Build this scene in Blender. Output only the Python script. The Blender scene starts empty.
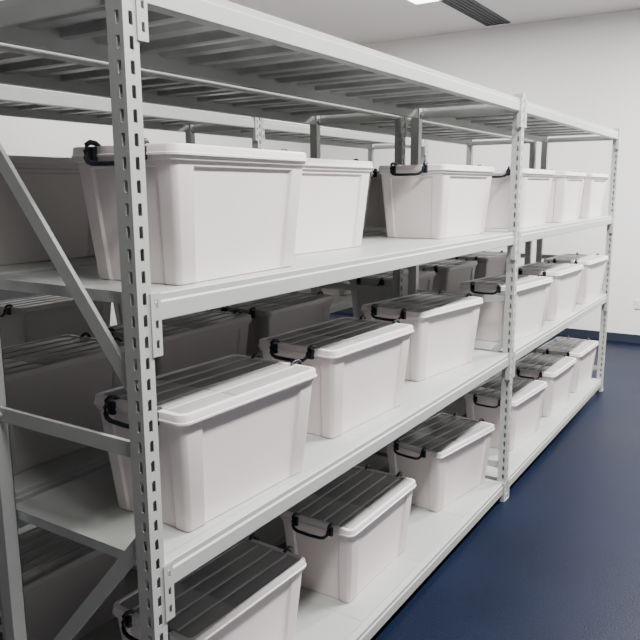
import bpy, bmesh, math, random
from mathutils import Vector, Matrix
random.seed(4)
S=1.05            # working units -> metres
CH=1.50           # camera height (working units)
coll=bpy.context.scene.collection

# ---------------------------------------------------------------- materials
def mat(name,col,rough=.5,metal=0.,var=.04,scale=6.,bump=0.,bscale=80.,spec=.5,emit=None,coat=0.,sss=0.,rvar=0.):
    m=bpy.data.materials.new(name); m.use_nodes=True
    nt=m.node_tree; b=nt.nodes['Principled BSDF']
    b.inputs['Roughness'].default_value=rough
    b.inputs['Metallic'].default_value=metal
    b.inputs['Specular IOR Level'].default_value=spec
    b.inputs['Coat Weight'].default_value=coat
    tc=nt.nodes.new('ShaderNodeTexCoord')
    n=nt.nodes.new('ShaderNodeTexNoise'); n.inputs['Scale'].default_value=scale; n.inputs['Detail'].default_value=4
    nt.links.new(tc.outputs['Object'],n.inputs['Vector'])
    r=nt.nodes.new('ShaderNodeValToRGB')
    r.color_ramp.elements[0].position=.3; r.color_ramp.elements[1].position=.7
    r.color_ramp.elements[0].color=(*[c*(1-var) for c in col],1)
    r.color_ramp.elements[1].color=(*[min(1,c*(1+var)) for c in col],1)
    nt.links.new(n.outputs['Fac'],r.inputs['Fac'])
    nt.links.new(r.outputs['Color'],b.inputs['Base Color'])
    if rvar>0:
        mr=nt.nodes.new('ShaderNodeMapRange'); mr.inputs['From Min'].default_value=.3; mr.inputs['From Max'].default_value=.7
        mr.inputs['To Min'].default_value=rough-rvar; mr.inputs['To Max'].default_value=rough+rvar
        nt.links.new(n.outputs['Fac'],mr.inputs['Value']); nt.links.new(mr.outputs['Result'],b.inputs['Roughness'])
    if bump>0:
        n2=nt.nodes.new('ShaderNodeTexNoise'); n2.inputs['Scale'].default_value=bscale; n2.inputs['Detail'].default_value=3
        nt.links.new(tc.outputs['Object'],n2.inputs['Vector'])
        bp=nt.nodes.new('ShaderNodeBump'); bp.inputs['Strength'].default_value=bump; bp.inputs['Distance'].default_value=.01
        nt.links.new(n2.outputs['Fac'],bp.inputs['Height']); nt.links.new(bp.outputs['Normal'],b.inputs['Normal'])
    if emit:
        b.inputs['Emission Color'].default_value=(*emit[0],1); b.inputs['Emission Strength'].default_value=emit[1]
    return m
M_steel=mat('painted_steel',(.43,.445,.43),.42,.0,.03,9,.04,120)
M_deck=mat('shelf_steel',(.40,.41,.395),.36,.0,.02,5,.02,60)
M_galv=mat('galvanised_underside',(.46,.475,.47),.32,.2,.15,10,.05,60)
M_bin=mat('bin_plastic',(.76,.695,.695),.38,0,.02,3,.02,40)
M_lid=mat('lid_plastic',(.80,.745,.745),.30,0,.015,4,.02,40)
M_panel=mat('lid_panel_shaded',(.38,.375,.37),.32,0,.05,6,.03,60,.5)  # lid tops greyed: shade of the shelf above put into the colour
M_rib=mat('lid_rib_plastic',(.60,.59,.58),.32,0,.04,6,.02,60,.5)
M_bin2=mat('bin_plastic_shaded',(.47,.45,.445),.42,0,.02,3,.02,40)  # same white bins, darkened: shade of the rear racks put into the colour
M_lid2=mat('lid_plastic_shaded',(.48,.46,.455),.36,0,.02,4,.02,40)  # rear lids, same plastic with the shade put into the colour
M_black=mat('handle_plastic',(.010,.012,.020),.28)
M_floor=mat('blue_epoxy_floor',(.0028,.0066,.0215),.40,0,.20,1.6,.14,140,.13,rvar=.03)
M_wall=mat('wall_paint',(.82,.80,.795),.75,0,.015,1.5,.05,160)
M_wall2=mat('wall_low_bounce',(.24,.235,.235),.75,0,.02,1.5,.05,160)  # unseen walls, made darker than the visible ones to cut bounce light
M_ceil=mat('ceiling_paint',(.72,.70,.685),.8,0,.01,1.5)
M_base=mat('baseboard_dark',(.022,.028,.045),.4)
M_vent=mat('vent_dark',(.05,.055,.06),.5)
M_louvre=mat('louvre_grey',(.34,.35,.35),.5)
M_white=mat('outlet_plastic',(.75,.74,.72),.4)
M_lamp=mat('lamp_diffuser',(.9,.9,.9),.5,emit=((1,.98,.95),9))

# ---------------------------------------------------------------- mesh helpers
def mesh_from(bm,name,mats,smooth=None):
    bmesh.ops.recalc_face_normals(bm,faces=bm.faces)
    me=bpy.data.meshes.new(name); bm.to_mesh(me); bm.free()
    for m in mats: me.materials.append(m)
    if smooth:
        me.shade_smooth() if hasattr(me,'shade_smooth') else None
        try: me.set_sharp_from_angle(angle=math.radians(smooth))
        except Exception: pass
    return me
def add_box(bm,x0,x1,y0,y1,z0,z1,mi=0,bev=0):
    vs=[bm.verts.new((x,y,z)) for z in (z0,z1) for x,y in ((x0,y0),(x1,y0),(x1,y1),(x0,y1))]
    fs=[(0,1,2,3),(4,5,6,7),(0,1,5,4),(1,2,6,5),(2,3,7,6),(3,0,4,7)]
    F=[bm.faces.new([vs[i] for i in f]) for f in fs]
    for f in F: f.material_index=mi
    if bev>0:
        es=list({e for f in F for e in f.edges})
        r=bmesh.ops.bevel(bm,geom=es,offset=bev,segments=2,affect='EDGES',profile=.5)
        for f in r['faces']: f.material_index=mi
def extrude_profile(bm,prof,p0,p1,mi=0):
    a=[bm.verts.new((p0,y,z)) for y,z in prof]; b=[bm.verts.new((p1,y,z)) for y,z in prof]
    n=len(prof)
    for i in range(n):
        f=bm.faces.new((a[i],a[(i+1)%n],b[(i+1)%n],b[i])); f.material_index=mi
    bm.faces.new(a); bm.faces.new(b[::-1])
def tube(bm,pts,r,seg=8,mi=0,flat=1.0):
    rings=[]
    for i,p in enumerate(pts):
        p=Vector(p)
        t=(Vector(pts[min(i+1,len(pts)-1)])-Vector(pts[max(i-1,0)])).normalized()
        up=Vector((0,0,1)) if abs(t.z)<.9 else Vector((1,0,0))
        s=t.cross(up).normalized(); u=s.cross(t).normalized()
        rings.append([bm.verts.new(p+s*math.cos(2*math.pi*k/seg)*r*flat+u*math.sin(2*math.pi*k/seg)*r) for k in range(seg)])
    for a,b in zip(rings,rings[1:]):
        for k in range(seg):
            f=bm.faces.new((a[k],a[(k+1)%seg],b[(k+1)%seg],b[k])); f.material_index=mi
    bm.faces.new(rings[0]); bm.faces.new(rings[-1][::-1])
def cyl(bm,c,axis,r,h,seg=12,mi=0):
    c=Vector(c); a=Vector(axis)
    tube(bm,[c-a*h/2,c+a*h/2],r,seg,mi)
def obj(name,data,loc=(0,0,0),parent=None,rz=0):
    o=bpy.data.objects.new(name,data); coll.objects.link(o)
    o.location=loc; o.rotation_euler=(0,0,rz)
    if parent: o.parent=parent
    return o
def solid(o,t):
    m=o.modifiers.new('thickness','SOLIDIFY'); m.thickness=t; m.offset=-1
def copy_thing(root,loc,rz=0.,label=None,group=None):
    r=root.copy(); coll.objects.link(r); r.location=loc; r.rotation_euler=(0,0,rz)
    for c in root.children:
        k=c.copy(); coll.objects.link(k); k.parent=r
    if label: r["label"]=label
    if group: r["group"]=group
    return r

# ---------------------------------------------------------------- rack
X1,X2,X3=.940,3.234,5.468
D=.54; Y0=1.0
LV=[.092,.734,1.301,1.886]
PH=1.905; PW=.036; PD=.042
def perforated(bm,org,du,width,cols,height,pitch,slot_h,off):
    """sheet with real slots (slightly clipped ends). du = direction along width, cols=list of (start,end) slots"""
    us=[0]
    for a,b in cols: us+= [a,b]
    us.append(width)
    zs=[0.0]; z=off; kinds=[]
    while z+slot_h<height-.01:
        zs+= [z,z+slot_h]; kinds+= [0,1]; z+=pitch
    zs.append(height); kinds.append(0)
    V={}
    def P(u,zz): return Vector(org)+Vector(du)*u+Vector((0,0,zz))
    def v(i,j):
        if (i,j) not in V: V[(i,j)]=bm.verts.new(P(us[i],zs[j]))
        return V[(i,j)]
    for j in range(len(zs)-1):
        for i in range(len(us)-1):
            if kinds[j]==1 and i%2==1:
                a,b=us[i],us[i+1]; z0,z1=zs[j],zs[j+1]; c=(b-a)*.18
                for (ua,sa,zz,sz,vi) in ((a,1,z0,1,v(i,j)),(b,-1,z0,1,v(i+1,j)),(b,-1,z1,-1,v(i+1,j+1)),(a,1,z1,-1,v(i,j+1))):
                    bm.faces.new((vi,bm.verts.new(P(ua+sa*c,zz)),bm.verts.new(P(ua,zz+sz*c*1.3))))
                continue
            bm.faces.new((v(i,j),v(i+1,j),v(i+1,j+1),v(i,j+1)))
def make_post():
    bm=bmesh.new(); w=PW; h=PH
    perforated(bm,(-w/2,0,0),(1,0,0),w,[(.013,.0230)],h,.042,.0235,.02)      # front
    perforated(bm,(-w/2,0,0),(0,1,0),PD,[(.010,.0188)],h,.042,.0235,.02)   # near side
    for pts in (((w/2,0),(w/2,PD)),((w/2,PD),(-w/2,PD))):
        (xa,ya),(xb,yb)=pts
        vs=[bm.verts.new((xa,ya,0)),bm.verts.new((xb,yb,0)),bm.verts.new((xb,yb,h)),bm.verts.new((xa,ya,h))]
        bm.faces.new(vs)
    bmesh.ops.remove_doubles(bm,verts=bm.verts,dist=1e-4)
    bmesh.ops.recalc_face_normals(bm,faces=bm.faces)
    me=bpy.data.meshes.new('post'); bm.to_mesh(me); bm.free(); me.materials.append(M_steel)
    return me
post_me=make_post()
def make_foot():
    bm=bmesh.new(); add_box(bm,-.026,.026,-.006,PD+.006,0,.005,bev=.001)
    add_box(bm,-.0195,.0195,-.003,PD+.002,.005,.03,bev=.001)
    return mesh_from(bm,'foot',[M_steel])
foot_me=make_foot()
def make_beam(L):
    bm=bmesh.new()
    prof=[(.002,-.054),(0,-.052),(0,-.018),(.004,-.014),(.004,-.002),(.006,0),(.030,0),(.030,-.054)]
    extrude_profile(bm,prof,0,L)
    return mesh_from(bm,'beam',[M_steel])
def make_bracket():
    bm=bmesh.new()
    perforated(bm,(0,0,0),(1,0,0),.024,[(.008,.016)],.125,.040,.017,.016)
    vs=[bm.verts.new(p) for p in ((0,0,0),(0,.02,0),(0,.02,.125),(0,0,.125))]
    bm.faces.new(vs)
    me=bpy.data.meshes.new('bracket'); bm.to_mesh(me); bm.free(); me.materials.append(M_steel)
    return me
br_me=make_bracket()
def make_deck(L,dep,n=5,sub=2):
    """row of folded steel panels: flat top, corrugated folded underside"""
    bm=bmesh.new(); w=L/n; g=.0006; t=.002
    for i in range(n):
        add_box(bm,i*w+g,(i+1)*w-g,0,dep,-t,0)
        ws=w/sub
        for k in range(sub):
            a=i*w+k*ws+g; b=a+ws-2*g
            W=b-a
            pr=[(0,-t),(.0,-.024),(.06*W,-.026),(.17*W,-.024),(.25*W,-.008),(.42*W,-.006),(.50*W,-.020),(.68*W,-.020),(.76*W,-.008),(.90*W,-.006),(1.0*W,-t)]
            A=[bm.verts.new((a+x,.002,z)) for x,z in pr]; B=[bm.verts.new((a+x,dep-.002,z)) for x,z in pr]
            for q in range(len(pr)-1):
                bm.faces.new((A[q],A[q+1],B[q+1],B[q])).material_index=1
    for f in bm.faces:
        if f.calc_center_median().z<-.0019: f.material_index=1
    return mesh_from(bm,'deck',[M_deck,M_galv])
def make_bar(p0,p1,w=.033,th=.010):
    bm=bmesh.new()
    a=Vector((0,p0[0],p0[1])); b=Vector((0,p1[0],p1[1]))
    L=(b-a).length
    add_box(bm,0,L,-w/2,w/2,0,.002)
    add_box(bm,0,L,-w/2,-w/2+.002,.002,th); add_box(bm,0,L,w/2-.002,w/2,.002,th)
    for q in (.02,L-.02): cyl(bm,(q,0,-.003),(0,0,1),.007,.008,8)
    d=(b-a).normalized(); nrm=Vector((1,0,0)); s=nrm.cross(d)
    M=Matrix(((d.x,s.x,nrm.x,a.x),(d.y,s.y,nrm.y,a.y),(d.z,s.z,nrm.z,a.z),(0,0,0,1)))
    bmesh.ops.transform(bm,matrix=M,verts=bm.verts)
    return mesh_from(bm,'bar',[M_steel])

def make_rack():
    root=obj('shelving_rack',None,(X1,Y0,0))
    root["category"]="shelving rack"
    for xi,x in enumerate((X1,X2,X3)):
        xl=x-X1
        for yy,flip in ((0,0),(D,1)):
            p=obj('upright_post',post_me,(xl,yy,.004),root,math.pi if flip else 0); solid(p,.002)
            obj('foot_plate',foot_me,(xl,yy,0),root,math.pi if flip else 0)
    gap=PW/2
    for (xa,xb) in ((X1,X2),(X2,X3)):
        L=xb-xa-2*gap
        bme=make_beam(L); dme=make_deck(L-.004,D-.064)
        for z in LV:
            obj('shelf_beam',bme,(xa-X1+gap,.004,z),root)
            obj('shelf_beam',bme,(xb-X1-gap,D-.004,z),root,math.pi)
            obj('shelf_deck',dme,(xa-X1+gap+.002,.032,z),root)
            b=obj('beam_bracket',br_me,(xa-X1+gap-.003,-.003,z-.122),root); solid(b,.002)
            b=obj('beam_bracket',br_me,(xb-X1-gap-.021,-.003,z-.122),root); solid(b,.002)
    bars=[((.03,1.845),(D-.03,1.845)),((.03,.985),(D-.03,.985)),((.03,.17),(D-.03,.17)),
          ((.03,.80),(D-.02,.24)),((.03,1.10),(D-.02,1.70))]
    bms=[make_bar(*b) for b in bars]
    for x in (X1,X2,X3):
        for m in (bms if x==X1 else bms[:4]): obj('cross_brace',m,(x-X1-.006,0,0),root)
    return root
rack=make_rack()
rack["label"]="grey perforated steel shelving rack loaded with white bins"
rack["group"]="steel shelving racks"
for off,lab in ((.585,"grey steel shelving rack standing back to back with another"),
                (1.47,"grey steel shelving rack across a second aisle")):
    copy_thing(rack,(X1,Y0+off,0),0,lab)

# ---------------------------------------------------------------- storage bin
LX,LY=.258,.155; BH=.29
def rrect(hx,hy,r,n=5):
    pts=[]
    for cx,cy,a0 in ((hx-r,hy-r,0),(-hx+r,hy-r,90),(-hx+r,-hy+r,180),(hx-r,-hy+r,270)):
        for k in range(n+1):
            a=math.radians(a0+90*k/n); pts.append((cx+r*math.cos(a),cy+r*math.sin(a)))
    return pts
def body_ring(hx,hy,r,rec):
    P=[]
    def corner(cx,cy,a0,n=5):
        for k in range(n+1):
            a=math.radians(a0+90*k/n); P.append((cx+r*math.cos(a),cy+r*math.sin(a)))
    corner(hx-r,hy-r,0)
    bx=hx*.74; s=.005
    for x,d in ((bx+s,0),(bx,rec),(-bx,rec),(-bx-s,0)): P.append((x,hy-d))
    corner(-hx+r,hy-r,90)
    by=hy*.64
    for y,d in ((by+s,0),(by,rec),(-by,rec),(-by-s,0)): P.append((-hx+d,y))
    corner(-hx+r,-hy+r,180)
    for x,d in ((-bx-s,0),(-bx,rec),(bx,rec),(bx+s,0)): P.append((x,-hy+d))
    corner(hx-r,-hy+r,270)
    for y,d in ((-by-s,0),(-by,rec),(by,rec),(by+s,0)): P.append((hx-d,y))
    return P
def loft(bm,rings,mi=0,cap0=True,cap1=True):
    R=[[bm.verts.new((x,y,z)) for x,y in pts] for pts,z in rings]
    n=len(R[0])
    for a,b in zip(R,R[1:]):
        for k in range(n):
            f=bm.faces.new((a[k],a[(k+1)%n],b[(k+1)%n],b[k])); f.material_index=mi
    if cap0: bm.faces.new(R[0]).material_index=mi
    if cap1: bm.faces.new(R[-1][::-1]).material_index=mi
def make_body():
    bm=bmesh.new()
    TX,TY=LX-.012,LY-.012           # body at the top
    def at(t): return (TX-.024*(1-t),TY-.020*(1-t))
    rings=[]
    for z,rec,ins,r in ((0,.003,.004,.010),(.002,.004,.001,.012),(.006,.006,0,.013),(.244,.006,0,.014),(.246,0,0,.014),(.256,0,0,.014)):
        hx,hy=at(z/.256); rings.append((body_ring(hx-ins,hy-ins,r,rec),z))
    rings+= [(body_ring(TX+.006,TY+.006,.018,0),.258),(body_ring(TX+.006,TY+.006,.018,0),.268)]
    loft(bm,rings)
    return mesh_from(bm,'body',[M_bin],30)
def make_lid():
    bm=bmesh.new()
    rings=[(rrect(LX-.005,LY-.005,.022),.269),(rrect(LX,LY,.025),.2675),(rrect(LX,LY,.025),.272),(rrect(LX-.002,LY-.002,.024),.2732),
           (rrect(LX-.003,LY-.003,.024),.286),(rrect(LX-.004,LY-.004,.023),.2888),(rrect(LX-.007,LY-.007,.021),BH),
           (rrect(LX-.018,LY-.014,.016),BH),(rrect(LX-.020,LY-.016,.014),.2865)]
    loft(bm,rings,0,True,False)
    pts=rrect(LX-.020,LY-.016,.014)
    f=bm.faces.new([bm.verts.new((x,y,.2865)) for x,y in pts]); f.material_index=1
    hx=LX-.026; hy=LY-.021; n=5; g=.012
    w=(2*hy-(n-1)*g)/n
    for i in range(n):
        y0=-hy+i*(w+g)
        for a,b in ((-hx,-.30*hx),(-.30*hx+.008,hx)):
            add_box(bm,a,b,y0,y0+w,.2862,.2878,1,bev=.0006)
    for i in range(n-1):
        y0=-hy+(i+1)*w+i*g
        add_box(bm,-hx,hx,y0+.0025,y0+g-.0025,.2862,.2902,2,bev=.0014)
    bmesh.ops.remove_doubles(bm,verts=bm.verts,dist=1e-5)
    return mesh_from(bm,'lid',[M_lid,M_panel,M_rib],35)
def make_handle(sx):
    bm=bmesh.new()
    X=lambda d: sx*(LX+d)
    h=[(X(-.018),-.070,.288),(X(-.008),-.072,.296),(X(.005),-.073,.2975),(X(.015),-.073,.292),(X(.020),-.072,.279),(X(.022),-.069,.265),(X(.025),-.060,.256),
       (X(.027),-.045,.2525),(X(.028),0,.2515)]
    path=h+[(x,-y,z) for x,y,z in h[-2::-1]]
    tube(bm,path,.0056,10,0,1.0)
    for sy in (-1,1):
        xa,xb=sorted((X(-.004),X(.009)))
        add_box(bm,xa,xb,sy*.071-.010,sy*.071+.010,.257,.288,0,bev=.003)
    return mesh_from(bm,'handle',[M_black],40)
body_me=make_body(); lid_me=make_lid(); h1=make_handle(-1); h2=make_handle(1)
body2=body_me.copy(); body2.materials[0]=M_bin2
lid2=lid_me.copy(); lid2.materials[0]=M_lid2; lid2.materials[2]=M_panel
def new_bin(bd,ld):
    r=obj('storage_bin',None,(0,0,0)); r["category"]="storage bin"
    obj('body',bd,parent=r); obj('lid',ld,parent=r)
    obj('handle',h1,parent=r); obj('handle',h2,parent=r)
    return r
protos={}
def bin_at(x,y,lv,deg,label,group,kind=0):
    if kind not in protos:
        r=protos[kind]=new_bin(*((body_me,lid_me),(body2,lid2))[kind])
    else: r=copy_thing(protos[kind],(0,0,0))
    r.location=(x,y,LV[lv]+.0005); r.rotation_euler=(0,0,math.radians(deg))
    r["label"]=label; r["group"]=group
    return r
gU="lidded bins on the upper shelf"; gM="lidded bins on the middle shelf"; gB="lidded bins on the bottom shelf"
base="white lidded plastic bin with black handles, "
for x,y,d,l in ((1.298,1.174,2,"beside the end post"),
                (1.955,1.350,-2,"set back on upper shelf"),
                (2.856,1.235,-3,"slightly rotated on upper shelf"),
                (3.696,1.188,-1,"past the middle post"),
                (4.45,1.189,0,"past the middle post"),
                (5.14,1.189,0,"next to the last post")):
    bin_at(x,y,2,d,base+l,gU)
for x,y,d,l in ((1.317,1.172,-2,"jutting over the shelf edge"),
                (2.012,1.215,-3,"between two other bins"),
                (2.769,1.250,-8,"set back, slightly rotated"),
                (3.658,1.175,-6,"past the middle post"),
                (4.399,1.172,-3,"past the middle post"),
                (5.105,1.160,-3,"next to the last post")):
    bin_at(x,y,1,d,base+l,gM)
for x,y,d,l in ((1.425,1.285,-2,"near the end post"),
                (2.145,1.246,0,"between two other bins"),
                (2.97,1.24,-8,"close to the middle post"),
                (3.86,1.22,-4,"past the middle post"),
                (4.56,1.21,-2,"past the middle post"),
                (5.19,1.20,-2,"next to the last post")):
    bin_at(x,y,0,d,base+l,gB)
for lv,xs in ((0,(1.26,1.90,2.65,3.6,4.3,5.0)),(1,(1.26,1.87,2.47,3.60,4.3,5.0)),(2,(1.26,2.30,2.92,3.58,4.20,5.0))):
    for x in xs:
        bin_at(x,1.82 if lv==1 else 1.87,lv,random.uniform(-2,2),"white lidded bin on the rear rack, shade painted into its grey","bins on the rear rack",1)
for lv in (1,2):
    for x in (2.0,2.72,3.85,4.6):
        bin_at(x,2.74,lv,random.uniform(-4,4),"white lidded bin across the aisle, shade painted into its grey","bins across the second aisle",1)

# ---------------------------------------------------------------- room
CEI=CH+1.604
XA,XB,YA,YB=-1.8,7.38,-2.3,5.0
def struct(name,box,m,bev=0):
    bm=bmesh.new(); add_box(bm,*box,bev=bev)
    o=obj(name,mesh_from(bm,name,[m])); o["kind"]="structure"; return o
struct('floor',(XA,XB,YA,YB,-.1,0),M_floor)
struct('ceiling',(XA,XB,YA,YB,CEI,CEI+.1),M_ceil)
struct('wall_far',(XB,XB+.1,YA-.1,YB+.1,-.1,CEI+.1),M_wall)
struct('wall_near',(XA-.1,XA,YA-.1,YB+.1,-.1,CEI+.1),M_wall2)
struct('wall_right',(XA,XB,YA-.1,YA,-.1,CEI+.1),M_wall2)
struct('wall_left',(XA,XB,YB,YB+.1,-.1,CEI+.1),M_wall)
struct('baseboard_far',(XB-.012,XB,YA,YB,0,.085),M_base,.002)
struct('baseboard_left',(XA,XB-.012,YB-.012,YB,0,.085),M_base,.002)
def make_vent():
    bm=bmesh.new()
    add_box(bm,0,3.2,0,.22,-.004,0)
    add_box(bm,0,3.2,-.012,0,-.010,0); add_box(bm,0,3.2,.22,.232,-.010,0)
    add_box(bm,3.2,3.212,-.012,.232,-.010,0); add_box(bm,-.012,0,-.012,.232,-.010,0)
    for i in range(5):
        add_box(bm,0,3.2,.03+i*.04,.036+i*.04,-.012,-.004)
    return mesh_from(bm,'vent',[M_vent])
v=obj('ceiling_vent',make_vent(),(4.02,2.42,CEI)); v["label"]="dark linear slot air vent set in the ceiling"; v["category"]="air vent"
def make_panel_body():
    bm=bmesh.new(); add_box(bm,-.62,.62,-.13,.13,-.03,0,bev=.004); return mesh_from(bm,'housing',[M_white])
def make_panel_face():
    bm=bmesh.new(); add_box(bm,-.59,.59,-.105,.105,-.034,-.0301); return mesh_from(bm,'diffuser',[M_lamp])
pb,pf=make_panel_body(),make_panel_face()
for x,y,e in ((.9,0,110),(3.0,0,190),(5.5,0,280),(5.37,2.72,110),(3.8,4.3,22)):
    r=obj('ceiling_light',None,(x,y,CEI)); r["label"]="white linear ceiling light with bright diffuser"; r["category"]="ceiling light"; r["group"]="linear ceiling lights"
    obj('housing',pb,parent=r); obj('diffuser',pf,parent=r)
    L=bpy.data.lights.new('panel_lamp','AREA'); L.shape='RECTANGLE'; L.size=1.18*S; L.size_y=.21*S; L.energy=e; L.color=(1,.985,.965)
    o=bpy.data.objects.new('panel_lamp',L); coll.objects.link(o); o.location=(x,y,CEI-.04)
# louvred wall grille
bm=bmesh.new()
add_box(bm,-.02,0,0,.75,0,.02); add_box(bm,-.02,0,0,.75,.33,.35); add_box(bm,-.02,0,0,.02,.02,.33); add_box(bm,-.02,0,.73,.75,.02,.33)
add_box(bm,-.004,0,.02,.73,.02,.33)
for i in range(9):
    z=.03+i*.033
    vs=[(-.018,z),(-.004,z+.022),(-.004,z+.018),(-.018,z-.004)]
    A=[bm.verts.new((x,.02,zz)) for x,zz in vs]; B=[bm.verts.new((x,.73,zz)) for x,zz in vs]
    for q in range(4): bm.faces.new((A[q],A[(q+1)%4],B[(q+1)%4],B[q]))
o=obj('wall_grille',mesh_from(bm,'grille',[M_louvre]),(XB,3.65,2.08)); o["label"]="grey louvred ventilation grille mounted on the wall"; o["category"]="ventilation grille"
bm=bmesh.new()
add_box(bm,-.010,0,-.045,.045,0,.09,bev=.002)
for y in (-.016,.016): add_box(bm,-.0115,-.009,y-.004,y+.004,.035,.055)
o=obj('wall_outlet',mesh_from(bm,'outlet',[M_white]),(XB,1.06,.34)); o["label"]="small white wall socket plate above the baseboard"; o["category"]="wall socket"

w=bpy.data.worlds.new('world'); bpy.context.scene.world=w; w.use_nodes=True
w.node_tree.nodes['Background'].inputs[0].default_value=(.8,.85,.9,1); w.node_tree.nodes['Background'].inputs[1].default_value=.3

# ---------------------------------------------------------------- camera
p=math.radians(10.47); a=math.radians(32.74); ro=.0048
F=Vector((math.cos(a)*math.cos(p),math.sin(a)*math.cos(p),-math.sin(p)))
R=Vector((math.sin(a),-math.cos(a),0)); U=R.cross(F)
cx=(R-U*ro).normalized(); cz=-F; cy=cz.cross(cx)
cam=bpy.data.cameras.new('camera'); cam.lens=709.3/640*36; cam.sensor_width=36; cam.clip_start=.02
co=bpy.data.objects.new('camera',cam); coll.objects.link(co)
co.matrix_world=Matrix(((cx.x,cy.x,cz.x,0),(cx.y,cy.y,cz.y,0),(cx.z,cy.z,cz.z,CH),(0,0,0,1)))
bpy.context.scene.camera=co

# ---------------------------------------------------------------- scale working units to metres
for me in bpy.data.meshes: me.transform(Matrix.Scale(S,4))
for o in bpy.data.objects:
    o.location=o.location*S
    for m in o.modifiers:
        if m.type=='SOLIDIFY': m.thickness*=S
